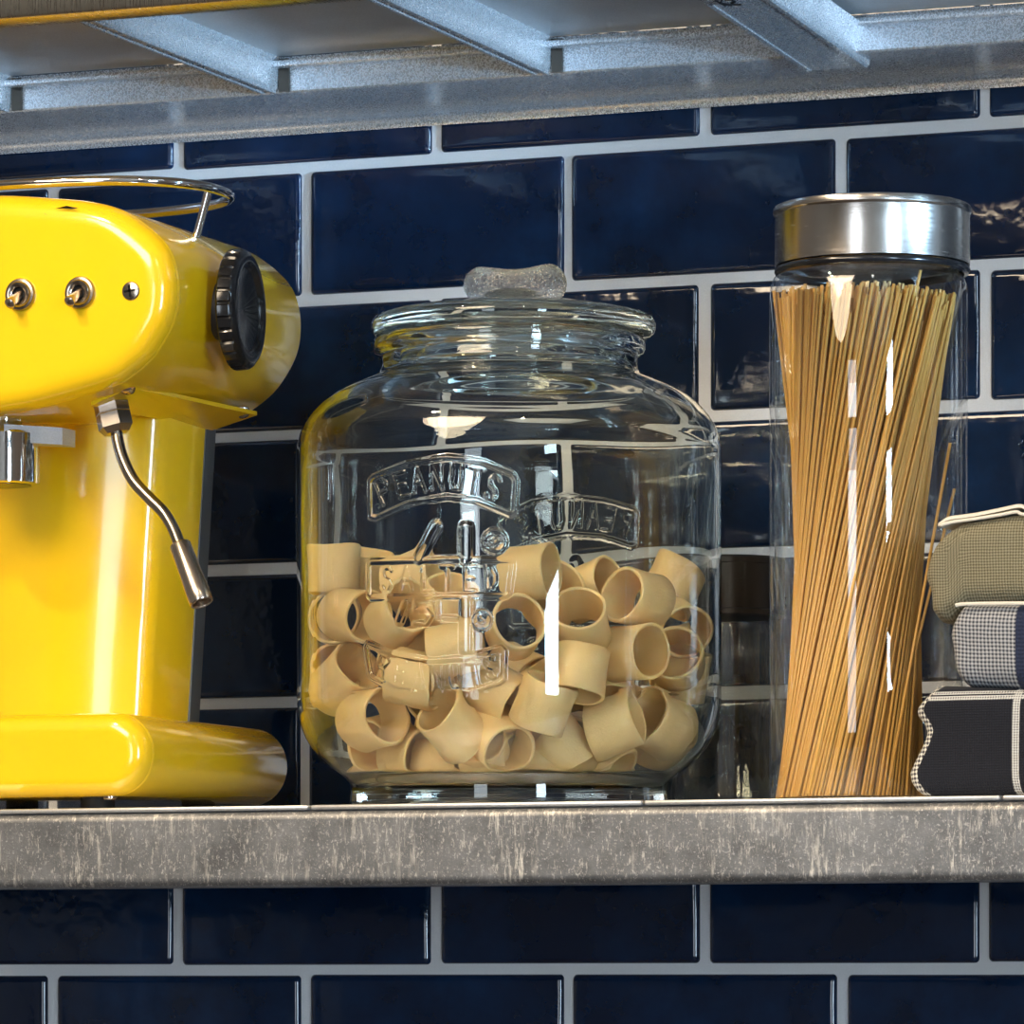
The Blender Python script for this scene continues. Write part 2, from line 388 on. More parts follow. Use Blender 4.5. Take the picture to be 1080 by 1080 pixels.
# ------------------------------------------------------------------ room
RX0, RX1, RY0, RZ = -2.3, 3.0, -4.6, 2.8
def slab(name, x0, x1, y0, y1, z0, z1, m):
    return struct(obj(name, box(B(), x0, x1, y0, y1, z0, z1), m, smooth=False))
slab('floor', RX0 - .1, RX1 + .1, RY0 - .1, .12, -.1, 0, M['floor'])
slab('ceiling', RX0 - .1, RX1 + .1, RY0 - .1, .12, RZ, RZ + .1, M['ceil'])
slab('wall_left', RX0 - .1, RX0, RY0, .12, 0, RZ, M['wall'])
slab('wall_right', RX1, RX1 + .1, RY0, .12, 0, RZ, M['wall'])
slab('wall_front', RX0 - .1, RX1 + .1, RY0 - .1, RY0, 0, RZ, M['wall'])

TW, THt, PX, PZ = .1645, .0748, .1705, .0810
bm = B()
box(bm, RX0, RX1, .0024, .12, 0, RZ)
for f in bm.faces: f.material_index = 1
def tile_axis(n, L, fine):
    e = [0, .0004, .001, .0019, .003, .0045, .0065, .009] if fine else [0, .001, .003, .006]
    mid = list(np.linspace(e[-1], L - e[-1], n)[1:-1])
    return e + mid + [L - q for q in reversed(e)]
def tile_y(e):
    # rounded edge, faint pooled-glaze dip just inside it, then a very slightly pillowed face
    r = .0032
    if e < r: y = .0031 * (1 - math.sqrt(max(0, 1 - (1 - e / r) ** 2)))
    else: y = 0
    return y + .00022 * math.exp(-((e - .0075) / .0026) ** 2) - .00025 * (1 - math.exp(-e / .012))
for row in range(-6, 13):
    z0 = 1.41 + row * PZ
    off = .0352 if row % 2 else -.0496
    for k in range(-9, 10):
        x0 = off + (k - .5) * PX + PX / 2
        if x0 < -1.4 or x0 > 1.4: continue
        fine = -.55 < x0 < .5 and 1.3 < z0 < 2.0
        us = tile_axis(14 if fine else 5, TW, fine); ws = tile_axis(8 if fine else 4, THt, fine)
        tx, tz, ty = random.gauss(0, .0022), random.gauss(0, .003), random.gauss(0, .00022)
        ph = [random.uniform(0, 6.3) for _ in range(6)]; dx, dz = random.gauss(0, .0004), random.gauss(0, .0004)
        gx, gz = x0 + (PX - TW) / 2 + dx, z0 + (PZ - THt) / 2 + dz
        vv = []
        for w in ws:
            for u in us:
                ew = min(w, THt - w); eu = min(u, TW - u)
                q = eu if ew > .006 else ew if eu > .006 else None
                if q is None:
                    rr = .0032; ddx = max(0, rr - eu); ddz = max(0, rr - ew); q = min(max(0, rr - math.hypot(ddx, ddz)) if (ddx or ddz) else min(eu, ew), min(eu, ew))
                wob = .00012 * (math.sin(70 * u + ph[0]) + math.sin(110 * w + ph[1]) + .6 * math.sin(190 * u + 60 * w + ph[2]))
                edge = .00016 * math.sin(95 * u + ph[3]) * math.exp(-ew / .006) + .00016 * math.sin(130 * w + ph[4]) * math.exp(-eu / .006)
                y = tile_y(q) + (wob + edge) * min(1, q / .003) + ty * min(1, q / .003) + tx * (u - TW / 2) * min(1, q / .003) + tz * (w - THt / 2) * min(1, q / .003)
                vv.append(bm.verts.new((gx + u, y, gz + w)))
        nu = len(us)
        for j in range(len(ws) - 1):
            for i in range(nu - 1):
                f = bm.faces.new((vv[j * nu + i], vv[j * nu + i + 1], vv[(j + 1) * nu + i + 1], vv[(j + 1) * nu + i])); f.material_index = 0
wb = struct(obj('wall_back', bm, [M['tile'], M['grout']], sharp=60))
wb['label'] = 'wall of glossy navy brick-bond tiles with pale grout'

def emit(name, col, strength):
    m = bpy.data.materials.new(name); m.use_nodes = True; nt = m.node_tree; nt.nodes.clear()
    e = nt.nodes.new('ShaderNodeEmission'); e.inputs[0].default_value = (*col, 1); e.inputs[1].default_value = strength
    o = nt.nodes.new('ShaderNodeOutputMaterial'); nt.links.new(e.outputs[0], o.inputs[0]); return m
def window(n, face, c, half, panes, m):
    """panes one above the other with a dark frame and transoms; face 'x' on the right wall, 'y' on the front wall"""
    bm = B(); fr = B(); t = .06
    def bx(b_, u0, u1, z0, z1, d0, d1):
        if face == 'x': box(b_, RX1 - d1, RX1 - d0, u0, u1, z0, z1)
        else: box(b_, u0, u1, RY0 + d0, RY0 + d1, z0, z1)
    for z0, z1 in panes: bx(bm, c - half, c + half, z0, z1, .005, .02)
    lo, hi = panes[0][0], panes[-1][1]
    bx(fr, c - half - t, c - half, lo - t, hi + t, .001, .05); bx(fr, c + half, c + half + t, lo - t, hi + t, .001, .05)
    bx(fr, c - half, c + half, lo - t, lo, .001, .05); bx(fr, c - half, c + half, hi, hi + t, .001, .05)
    for (a0, a1), (b0, b1) in zip(panes, panes[1:]): bx(fr, c - half, c + half, a1, b0, .001, .05)
    w = struct(obj('window_%d' % n, fr, M['frame'], smooth=False)); obj('window_pane', bm, m, w, smooth=False)
window(1, 'y', .20, .36, [(.95, 2.10), (2.17, 2.5)], emit('daylight_front', (.82, .91, 1.0), WIN1))
window(2, 'x', -3.20, .36, [(1.02, 1.93), (2.16, 2.5)], emit('daylight_side', (.62, .82, 1.0), WIN2))

# ------------------------------------------------------------------ lower shelf
SF, SZ = -.365, 1.4955           # front plane and top of the lower shelf
SB = 1.4526
SX0, SX1 = -.95, 1.15
shelf = thing('steel_shelf', 'long galvanised steel shelf with a scuffed front edge, carrying the yellow machine and jars', 'shelf', (.1, -.18, SB))
bm = B()
# front rail: a rounded channel section extruded along X
sec = [(SF + .0045, SZ - .0030), (SF + .0014, SZ - .0038), (SF, SZ - .0062), (SF, SZ - .0078), (SF, SB + .0052), (SF, SB + .0034), (SF + .0012, SB + .0008), (SF + .004, SB), (SF + .034, SB), (SF + .034, SB + .0015), (SF + .006, SB + .0022), (SF + .0028, SB + .006), (SF + .0028, SZ - .007), (SF + .005, SZ - .0045)]
rings(bm, [[(x, y, z) for y, z in sec] for x in np.linspace(SX0, SX1, 3)])
obj('front_rail', bm, M['worn'], shelf, sharp=50)
cuts = [at(325, 849, SF).x, at(677, 845, SF).x, at(1055, 841, SF).x]
pw = .186
edges = [SX0, cuts[0] - 3 * pw, cuts[0] - 2 * pw, cuts[0] - pw] + cuts + [cuts[2] + k * pw for k in (1, 2, 3)] + [SX1]
for a, b in zip(edges, edges[1:]):
    bm = B(); g = .0006
    box(bm, a + g, b - g, SF + .0012, -.012, SZ - .0026, SZ, .0011, 2)
    obj('shelf_panel', bm, M['galv_dark'], shelf)
bm = B(); box(bm, SX0, SX1, -.012, -.003, SB + .018, SZ - .003, .001); obj('back_rail', bm, M['galv_dark'], shelf)

# ------------------------------------------------------------------ upper rack, seen from below
ZC = 1.922; ZP = ZC + .021; RF = -.365
rack = thing('steel_rack', 'galvanised steel rack above the jars, seen from below with its cross bars', 'rack', (.1, -.18, ZC))
bm = B(); box(bm, SX0, SX1, RF + .02, -.104, ZP, ZP + .0015); obj('rack_panel', bm, M['galv_dark'], rack, smooth=False)
# back rail: web facing the room, bright channel on top of it, then a deep flange with a rolled edge at the wall
sec = [(-.104, ZP - .0005), (-.1015, ZP - .004), (-.1015, ZP - .006), (-.1015, ZC + .0025), (-.1015, ZC + .001), (-.1005, ZC), (-.099, ZC), (-.0135, ZC), (-.012, ZC), (-.0075, ZC - .0006), (-.0045, ZC - .003), (-.0035, ZC - .007), (-.0028, ZC - .007), (-.0028, ZC + .001), (-.095, ZC + .0022), (-.0995, ZC + .003), (-.0995, ZP - .003)]
bm = B(); rings(bm, [[(x, y, z) for y, z in sec] for x in np.linspace(SX0, SX1, 3)]); br = obj('back_rail', bm, M['galv'], rack, sharp=40)
bm = B(); box(bm, SX0, SX1, -.112, -.1055, ZP - .0075, ZP - .0035, .001); obj('edge_strip', bm, M['galv'], rack)
bm = B(); sec = [(RF, ZC + .002), (RF + .002, ZC), (RF + .022, ZC), (RF + .022, ZC + .0015), (RF + .0035, ZC + .0018), (RF + .0018, ZC + .004), (RF + .0018, ZC + .04), (RF, ZC + .04)]
rings(bm, [[(x, y, z) for y, z in sec] for x in np.linspace(SX0, SX1, 3)]); obj('front_rail', bm, M['rail_gold'], rack, sharp=50)
for k, px in enumerate((2, 283, 570)):
    e = at(px, 1040 - (1040 - 95 + (px - 283) * .067) , -.102)
    x = e.x; w = .0062; bm = B()
    sec = [(x - w - .001, ZP), (x - w, ZC + .003), (x - w + .0015, ZC), (x - .0025, ZC), (x - .0018, ZC + .0015), (x + .0018, ZC + .0015), (x + .0025, ZC), (x + w - .0015, ZC), (x + w, ZC + .003), (x + w + .001, ZP)]
    rings(bm, [[(xx, y, z) for xx, z in sec] for y in (RF + .021, -.1018)])
    cb = obj('cross_bar', bm, M['galv'], rack, sharp=30)
    bm = B(); box(bm, x + w + .001, x + w + .0075, -.1035, -.1018, ZC + .0005, ZP - .001); obj('weld_tab', bm, M['dark_steel'], cb)
# wide bracket that slopes up towards the front
bl, br_ = at(847, 66, -.078), at(915, 58, -.078)
bm = B(); fl = []
for y, dz in ((-.076, -.004), (RF + .021, .008)):
    z = ZC + dz; xa, xb = bl.x, br_.x
    fl.append([(xa - .001, y, z + .016), (xa, y, z + .0012), (xa + .0012, y, z), (xa + .004, y, z), (xa + .0045, y, z + .0006), (xb - .0045, y, z + .0006), (xb - .004, y, z), (xb - .0012, y, z), (xb, y, z + .0012), (xb + .006, y, z + .018)])
rings(bm, fl); bk = obj('support_bracket', bm, M['galv'], rack, sharp=25)
bm = B(); mk = at(790, 10, -.2); zz = ZC + .0020
for (a, b) in (((0, 0), (0, 1)), ((0, .5), (.6, 1)), ((0, .5), (.6, 0)), ((1.5, 1), (.9, .9)), ((.9, .9), (.95, .55)), ((.95, .55), (1.45, .45)), ((1.45, .45), (1.45, .08)), ((1.45, .08), (.85, 0))):
    p, q = [Vector((bl.x + .012 + v[0] * .006, -.262 + v[1] * .016, zz + .0004)) for v in (a, b)]
    tube(bm, [p, q], .0006, 4)
obj('stamped_mark', bm, M['black'], bk)

# ------------------------------------------------------------------ yellow espresso machine
MF = -.345
XM = at(-25, 300, MF).x
mach = thing('espresso_machine', 'bright yellow espresso machine with chrome toggles and steam wand at the shelf end', 'coffee machine', (XM, -.25, SZ))
half = [(-25, 203.5), (47, 206), (94, 211), (126, 222), (157, 246), (172, 268), (178, 300), (173, 336), (152, 373), (126, 396), (107, 405.5), (63, 419), (20, 430), (-25, 436)]
hp = [(at(px, py, MF).x - XM, at(px, py, MF).z) for px, py in half]
full = [(x, z) for x, z in hp] + [(-x, z) for x, z in reversed(hp[1:-1])]
out = [(p.x, p.y) for p in smooth_path([(x, z, 0) for x, z in full], 8, closed=True)]
def inset(poly, d):
    n = len(poly); r = []
    for i in range(n):
        a, b = Vector(poly[i - 1]), Vector(poly[(i + 1) % n]); t = (b - a).normalized()
        nrm = Vector((-t.y, t.x)); cx = Vector((sum(p[0] for p in poly) / n, sum(p[1] for p in poly) / n))
        if nrm.dot(cx - Vector(poly[i])) < 0: nrm = -nrm
        r.append((poly[i][0] + nrm.x * d, poly[i][1] + nrm.y * d))
    return r
def lp(poly, y, xc=XM): return [(xc + x, y, z) for x, z in poly]
MB = -.166
bm = B()
rings(bm, [lp(inset(out, d), MF + y) for d, y in ((.016, 0), (.0135, 0), (.0095, .0004), (.0062, .0016), (.0034, .0038), (.0014, .0066), (.0003, .0095), (0, .0112), (.0012, .0120))], True, True)
face = obj('face_plate', bm, M['yellow'], mach, sharp=60)
bm = B()
rings(bm, [lp(inset(out, d), y) for d, y in ((.0014, MF + .0121), (.0002, MF + .0130), (0, MF + .0142), (.0003, MB - .004), (.0012, MB - .0015), (.004, MB), (.02, MB + .002))], True, True)
body = obj('body', bm, M['yellow'], mach, sharp=60)
# small flat tray under the body with screws
pz = min(z for x, z in out)
zt = at(150, 440, -.25).z
for px, py, Y in ((135, 407, -.315), (256, 432, -.19)):
    p = at(px, py, Y); bm = B(); lathe(bm, p + Vector((0, 0, -.001)), (0.3, -.6, -.6), [(.0042, 0), (.0040, .0014), (.0026, .0026), (.0005, .003)], 16); obj('screw', bm, M['nickel'], mach)
bm = B(); F0, R0, L0, L1 = at(138, 409, -.315), at(271, 438, -.182), at(224, 454, -.182), at(96, 428, -.315)
rings(bm, [[p + Vector((0, 0, dz)) for p in (F0, R0, L0, L1)] for dz in (0, .0022)]); obj('bottom_panel', bm, M['yellow'], mach, sharp=20)

# base
bl_, bh = at(152, 794, MF), 44.0
sc = ppm((bl_.x, MF, bl_.z)); R_ = bh / sc
hw = bl_.x - XM
def stadium(hw, r, zc, n=20):
    p = []
    for i in range(n + 1):
        t = PI / 2 - PI * i / n; p.append((hw - r + r * math.cos(t), zc + r * math.sin(t)))
    for i in range(n + 1):
        t = -PI / 2 - PI * i / n; p.append((-hw + r + r * math.cos(t), zc + r * math.sin(t)))
    return p
st = stadium(hw, R_, bl_.z)
BB = -.150
bm = B(); rings(bm, [lp(inset(st, d), MF + y) for d, y in ((.013, 0), (.0105, 0), (.007, .0005), (.004, .002), (.0018, .0045), (.0004, .008), (0, .0102), (.0012, .0110))]); obj('base_front', bm, M['yellow'], mach, sharp=60)
bm = B(); rings(bm, [lp(inset(st, d), y) for d, y in ((.0014, MF + .0111), (.0002, MF + .012), (0, MF + .0132), (.0003, BB - .006), (.002, BB - .002), (.006, BB))]); obj('base', bm, M['yellow'], mach, sharp=60)
zb = bl_.z - R_
for dx in (-1, 1):
    for y in (MF + .035, BB - .03):
        bm = B(); lathe(bm, (XM + dx * (hw - .045), y, SZ), (0, 0, 1), [(.009, 0), (.0095, .001), (.0095, zb - SZ + .0015)], 20); obj('foot', bm, M['rubber'], mach)
bm = B(); lathe(bm, (XM + hw - .028, MF + .016, zb - .0018), (0, 0, 1), [(.0035, 0), (.004, .0006), (.004, .003)], 14); obj('screw', bm, M['nickel'], mach)

# column: bowed front, tapering downwards, grey panel behind
CF = -.242
t0, b0 = at(174, 452, CF), at(156, 752, CF)
def ysolve(x, px):
    lo, hi = -.4, 0
    for _ in range(50):
        m_ = (lo + hi) / 2
        if at(px, 600, m_).x > x: lo = m_
        else: hi = m_
    return lo
CB = -.5 * (-ysolve(t0.x, 218) - ysolve(b0.x, 196))
def col_loop(hw_, z, grow=0):
    p = []
    for i in range(25):
        t = -1 + 2 * i / 24; e = 1 - abs(t)
        rnd = .006 * (1 - math.sqrt(max(0, 1 - (1 - min(1, e / .05)) ** 2)))
        p.append((XM + t * hw_, CF - .014 * (1 - t * t) + rnd, z))
    return p + [(XM + hw_, CB, z), (XM - hw_, CB, z)]
bm = B(); zt_, zb_ = max(p[1] for p in out) - .07, bl_.z + R_ - .004
h0, h1 = t0.x - XM, b0.x - XM
k = (h0 - h1) / (t0.z - b0.z)
rings(bm, [col_loop(h1 + k * (z - b0.z), z) for z in np.linspace(zb_, zt_, 6)]); obj('column', bm, M['yellow'], mach, sharp=50)
bm = B(); g_ = .0012
rings(bm, [[(XM - hh, CB + .0004, z), (XM + hh, CB + .0004, z), (XM + hh, CB + .0135, z), (XM - hh, CB + .0135, z)] for z, hh in ((zb_, h1 + .0003), (zt_, h1 + .0003 + k * (zt_ - b0.z)))]); obj('back_panel', bm, M['grey'], mach, smooth=False)

# group head: chrome collar and cup under the body, mounting arm to its right
gc = at(3, 480, -.300); zz = lambda py, Y=-.300, px=3: at(px, py, Y).z
s3 = ppm(gc)
bm = B(); lathe(bm, (gc.x, gc.y, zz(512)), (0, 0, 1), [(34 / s3, .0), (38.5 / s3, .0008), (39 / s3, .003), (39 / s3, zz(459) - zz(512)), (36 / s3, zz(457) - zz(512) + .0006), (22 / s3, zz(455) - zz(512)), (19 / s3, zz(438) - zz(512)), (19 / s3, zz(428) - zz(512))], 56)
gh = obj('group_head', bm, M['chrome'], mach, sharp=30)
bm = B(); lathe(bm, (gc.x, gc.y, zz(512) - .0003), (0, 0, 1), [(30 / s3, 0), (30 / s3, .0008)], 40); obj('filter_opening', bm, M['black'], gh)
p0, p1 = at(12, 447, -.312), at(70, 459, -.285)
bm = B(); zlo = at(70, 470, -.285).z; zhi = at(70, 452, -.285).z
rings(bm, [[(gc.x + .004, -.300, z), (gc.x + .010, -.318, z), (p1.x, -.290, z), (p1.x, -.274, z)] for z in (zlo, zhi)]); obj('mounting_arm', bm, M['galv_dark'], gh, sharp=20)

# toggles and screw on the face
def on_face(px, py): return at(px, py, MF)
for px, py in ((22, 311), (85, 309)):
    c = on_face(px, py); s = ppm(c); r = 17.5 / s
    bm = B(); lathe(bm, c + Vector((0, .001, 0)), (0, -1, 0), [(r, 0), (r, .0022), (r * .93, .0032), (r * .80, .0034), (r * .78, .0042), (r * .70, .0052), (r * .55, .0050), (r * .44, .0040), (r * .42, .0015)], 32)
    tg = obj('toggle_switch', bm, M['old_nickel'], mach, sharp=40)
    bm = B(); tip = at(px - 12.5, py + 10, MF - .0110)
    bse = c + Vector((0, -.0012, .0004)); d = tip - bse
    tube(bm, [bse, bse + d * .3, bse + d * .6, bse + d * .85, bse + d * .96, bse + d * 1.02, bse + d * 1.05], [.0023, .0023, .0026, .0031, .0031, .0022, .0008], 16); obj('lever', bm, M['nickel'], tg)
    bm = B(); lathe(bm, c, (0, -1, 0), [(r * .43, .0009), (r * .43, .0016)], 20); obj('bushing_hole', bm, M['black'], tg)
c = on_face(138, 307); r = 10.2 / ppm(c); bm = B()
lathe(bm, c + Vector((0, .0008, 0)), (0, -1, 0), [(r, 0), (r, .0010), (r * .9, .0017), (r * .5, .0023), (.0003, .0025)], 28); sw = obj('face_screw', bm, M['old_nickel'], mach)
bm = B()
for ang in (.12, .12 + PI / 2):
    u = Vector((math.cos(ang), 0, math.sin(ang))); v = Vector((-math.sin(ang), 0, math.cos(ang)))
    rings(bm, [[c + u * r * .62 * sx + v * r * .11 * sz + Vector((0, y, 0)) for sx, sz in ((-1, -1), (1, -1), (1, 1), (-1, 1))] for y in (-.0010, -.0020)])
obj('cross_slot', bm, M['black'], sw, smooth=False)
# paint chips near the top edge of the face
bm = B()
for pts in ([(58, 220), (70, 217), (83, 219.5), (76, 220.5), (66, 220)], [(46, 224), (50, 227), (48, 226)]):
    vs = [bm.verts.new(at(px, py, MF + .0002 - .0006)) for px, py in pts]; f = bm.faces.new(vs)
    bmesh.ops.extrude_face_region(bm, geom=[f])
obj('paint_chip', bm, M['dark_steel'], face, smooth=False)

# black side knob
kz = at(242, 327, -.275); KY = -.275; KX = XM + max(x for x, z in out)
bm = B(); kr = 64 / ppm(kz)
def ridge(a, h): return 1.0 if (h < .0005 or h > .0080) else (.965 if (a * 28 / (2 * PI)) % 1 < .14 else 1.0)
lathe(bm, (KX + .0052, KY, kz.z), (1, .13, 0), [(kr * .93, 0), (kr * .985, .0008), (kr, .0016), (kr * .985, .0075), (kr * .965, .0086), (kr * .90, .0104), (kr * .82, .0110), (kr * .77, .0106), (kr * .74, .0092), (kr * .69, .0095), (kr * .67, .0084), (kr * .45, .0066), (kr * .2, .0060), (.0004, .0058)], 224, rad=ridge)
kn = obj('steam_knob', bm, M['black'], mach, sharp=32)
bm = B(); lathe(bm, (KX - .004, KY, kz.z), (1, .13, 0), [(kr * .48, 0), (kr * .48, .0105)], 40); obj('knob_shaft', bm, M['rubber'], kn)

# steam wand
WY = -.300
bm = B(); n0, n1 = at(114, 413, WY), at(123.5, 457, WY); ax = (n1 - n0); ln = ax.length; nr = 19.0 / ppm(n0)
lathe(bm, n0, ax, [(nr * .55, -.003), (nr * .6, 0), (nr * .86, .0004), (nr, .0022), (nr, ln * .50), (nr * .985, ln * .52), (nr, ln * .54), (nr, ln - .0035), (nr * .72, ln), (nr * .42, ln + .0004)], 6, phase=.35)
nut = obj('wand_nut', bm, M['nickel'], mach, sharp=15)
path = [at(px, py, WY - .002 * i) for i, (px, py) in enumerate(((122, 448), (124.5, 466), (130, 485), (141, 507), (157, 525), (172, 540), (182, 556), (188.5, 572), (192, 583)))]
bm = B(); tube(bm, smooth_path(path, 6), 6.4 / ppm(n0), 16); obj('steam_pipe', bm, M['old_nickel'], mach)
q0, q1 = at(189.5, 574, WY - .014), at(213, 636, WY - .020); ax = q1 - q0; ln = ax.length; tr = 13.0 / ppm(q0)
bm = B(); lathe(bm, q0, ax, [(tr * .5, -.0005), (tr * .82, 0), (tr * .9, .001), (tr * .93, ln * .5), (tr, ln * .8), (tr, ln - .0008), (tr * .94, ln), (tr * .78, ln), (tr * .74, ln - .001), (tr * .72, ln - .012)], 32); tipo = obj('steam_tip', bm, M['nickel'], mach, sharp=40)
hole = at(199, 608, WY - .0245); bm = B(); lathe(bm, hole + Vector((0, .002, 0)), (0.1, -1, 0), [(.0011, 0), (.0011, .0012)], 12); obj('steam_hole', bm, M['black'], tipo)

# chrome cup rail on top
ry = -.250; rc = at(232, 201, ry); RA = rc.x - XM; RBv = .062; rz = rc.z
def rail_pt(t, z=rz, k=1.0):
    e = 2.4
    cx, cy = math.cos(t), math.sin(t)
    return (XM + RA * k * math.copysign(abs(cx) ** (2 / e), cx), ry + RBv * k * math.copysign(abs(cy) ** (2 / e), cy), z)
bm = B(); tube(bm, [rail_pt(2 * PI * i / 72) for i in range(72)], .0028, 14, closed=True); gr = obj('cup_rail', bm, M['chrome'], mach)
for t in (-.02 * PI, 1.02 * PI):
    p = Vector(rail_pt(t)) + Vector((-.004 if t < 1 else .004, 0, -.001)); q = Vector(rail_pt(t, rz - .026, .885))
    bm = B(); tube(bm, [p, q], .0023, 12); obj('rail_post', bm, M['chrome'], gr)

# ------------------------------------------------------------------ embossed glass jar
JC = at(537, 600, -.22); JX, JY = JC.x, JC.y; JS = ppm(JC)
def jz(py): return CAM_Z + (HORIZON - py) / JS
jar = thing('glass_jar', 'big lidded glass jar with embossed lettering, part filled with pasta tubes', 'jar', (JX, JY, SZ))
RJ = 224 / JS
def dirv(phi): return TOV * math.cos(phi) + RIGHT * math.sin(phi)
PHC = math.asin((465 - 537) / 224)          # the lettered panel faces a little left of the lens
def em(px, py):
    """photograph measure on the jar front -> (arc metres from panel centre, height)"""
    phi = math.asin(max(-.98, min(.98, (px - 537) / 236.0)))
    s = ppm(JC + dirv(phi) * RJ)
    return (RJ * (phi - PHC), CAM_Z + (HORIZON - py) / s)
strokes = []                                # polyline, half width, height
def st_(pts, w=.0011, h=.0010, sm=True):
    strokes.append(([em(*p) for p in pts], w, h * .8))
st_([(391, 503), (427, 489), (470, 482), (510, 487), (541, 500), (545, 507), (543, 540), (538, 543), (503, 528), (470, 524), (430, 531), (394, 547), (388, 545), (387, 508), (391, 503)], .0012, .0013)
GL = {'P': [[(-.4, -.5), (-.4, .5), (.1, .5), (.38, .3), (.1, .02), (-.4, 0)]], 'E': [[(.35, .5), (-.35, .5), (-.35, -.5), (.35, -.5)], [(-.35, 0), (.22, 0)]],
      'A': [[(-.42, -.5), (0, .5), (.42, -.5)], [(-.25, -.12), (.25, -.12)]], 'N': [[(-.38, -.5), (-.38, .5), (.38, -.5), (.38, .5)]],
      'U': [[(-.36, .5), (-.36, -.2), (-.2, -.46), (.2, -.46), (.36, -.2), (.36, .5)]], 'T': [[(-.42, .5), (.42, .5)], [(0, .5), (0, -.5)]],
      'S': [[(.34, .36), (.1, .5), (-.2, .46), (-.34, .26), (-.2, .06), (.2, -.08), (.35, -.28), (.18, -.48), (-.15, -.5), (-.36, -.34)]],
      'L': [[(-.3, .5), (-.3, -.5), (.36, -.5)]], 'D': [[(-.35, -.5), (-.35, .5), (.05, .46), (.36, .15), (.36, -.15), (.05, -.46), (-.35, -.5)]]}
def word(txt, cen, wpx, hpx, rot, w=.0007, h=.0007):
    for ch, (cx, cy), r in zip(txt, cen, rot):
        c, s = math.cos(r), math.sin(r)
        for pl in GL[ch]:
            st_([(cx + (x * c + y * s) * wpx if False else cx + x * wpx * c + y * hpx * s, cy - (y * hpx * c - x * wpx * s)) for x, y in pl], w, h)
word('PEANUTS', [(403, 518), (422, 511), (440, 506), (460, 503), (481, 503), (501, 507), (520, 514)], 15, 26, [-.38, -.25, -.13, -.03, .06, .16, .28])
st_([(389, 592), (538, 591), (541, 594), (537, 626), (533, 629), (389, 631), (386, 628), (386, 595), (389, 592)], .0012, .0013)
word('SALTED', [(406, 611), (427, 611), (449, 611), (471, 610), (495, 610), (518, 610)], 14, 25, [0] * 6)
st_([(441, 589), (459, 555)], .0026, .0018); st_([(491, 557), (491, 589)], .0030, .0018)
st_([(522 + 11 * math.cos(t), 571 + 11 * math.sin(t)) for t in np.linspace(0, 6.3, 14)], .0013, .0014)
st_([(522 + (2 + .9 * t) * math.cos(t), 571 + (2 + .9 * t) * math.sin(t)) for t in np.linspace(.4, 6, 10)], .0009, .0011)
st_([(420, 655), (427, 636)], .0022, .0016); st_([(491, 633), (491, 684)], .0028, .0017)
st_([(455, 634), (437, 634), (436, 644), (448, 643), (454, 650), (448, 658), (436, 657)], .0011, .0012)
st_([(462, 634), (462, 652), (480, 652)], .0012, .0012)
st_([(508 + 9 * math.cos(t), 654 + 9 * math.sin(t)) for t in np.linspace(0, 6.3, 12)], .0011, .0013); st_([(512, 650), (507, 648), (504, 651), (511, 656), (507, 660), (503, 658)], .0007, .001)
st_([(385, 679), (413, 690), (452, 697), (492, 694), (528, 683), (532, 687), (531, 716), (527, 720), (495, 730), (455, 735), (415, 727), (391, 715), (387, 711), (383, 683), (385, 679)], .0012, .0013)
word('PEANUTS', [(401, 703), (420, 709), (440, 713), (460, 715), (480, 714), (500, 710), (518, 704)], 14, 23, [.3, .2, .1, .02, -.08, -.17, -.26])

def emboss(A, Z):
    H = np.zeros_like(A)
    for pl, w, h in strokes:
        D = np.full_like(A, 1.0)
        for (x0, y0), (x1, y1) in zip(pl, pl[1:]):
            m_ = (A > min(x0, x1) - 3 * w) & (A < max(x0, x1) + 3 * w) & (Z > min(y0, y1) - 3 * w) & (Z < max(y0, y1) + 3 * w)
            if not m_.any(): continue
            a, z = A[m_], Z[m_]; dx, dy = x1 - x0, y1 - y0; L2 = dx * dx + dy * dy + 1e-12
            t = np.clip(((a - x0) * dx + (z - y0) * dy) / L2, 0, 1)
            D[m_] = np.minimum(D[m_], np.hypot(a - x0 - t * dx, z - y0 - t * dy))
        q = np.clip(1 - (D / (1.55 * w)) ** 2, 0, 1)
        H = np.maximum(H, h * q * q * (3 - 2 * q))
    return H

cols = []
def add_range(c, half, step): return list(np.arange(c - half, c + half, step))
d2 = math.radians
cols = add_range(PHC, d2(46), d2(.30)) + add_range(PHC + PI / 2, d2(44), d2(2.0)) + add_range(PHC + PI, d2(46), d2(.30)) + add_range(PHC + 1.5 * PI, d2(44), d2(2.0))
cols = np.array(sorted(c % (2 * PI) for c in cols)); keep = np.concatenate([[True], np.diff(cols) > d2(.2)]); cols = cols[keep]
zt, zbm = em(465, 474)[1], em(465, 742)[1]
prof = [(0, 848), (60, 849), (120, 850), (148, 852), (158, 856.3), (164, 856.6), (167.5, 853), (168, 846), (167, 836), (167.5, 828), (171, 822), (178, 816.5), (188, 810), (199, 801), (208, 790), (215, 778), (219.5, 766), (222, 755), (223.5, 744)]
O = [(r / JS, jz(y)) for r, y in prof]
zs = np.linspace(jz(740), jz(476), 230); O += [(RJ, z) for z in zs]
top_prof = [(223.3, 470), (221, 460), (217, 450), (210.5, 440), (202, 430), (191, 421), (177, 413), (162, 406), (149, 401), (141, 397), (137, 392), (135.5, 386), (135.5, 379), (137, 375.5), (141.5, 374), (143.5, 370), (144, 365), (143.5, 361), (142, 358.6)]
O += [(r / JS, jz(y)) for r, y in top_prof]
inn = [(136, 358.2), (131.5, 360), (129.5, 364), (129, 380), (130, 391), (135, 399), (148, 407), (165, 415), (181, 424), (194, 434), (203.5, 444), (210, 455), (213.5, 466), (215, 478)]
I = [(r / JS, jz(y)) for r, y in inn]
RI, FLZ, CR = .1124, 1.5055, .054
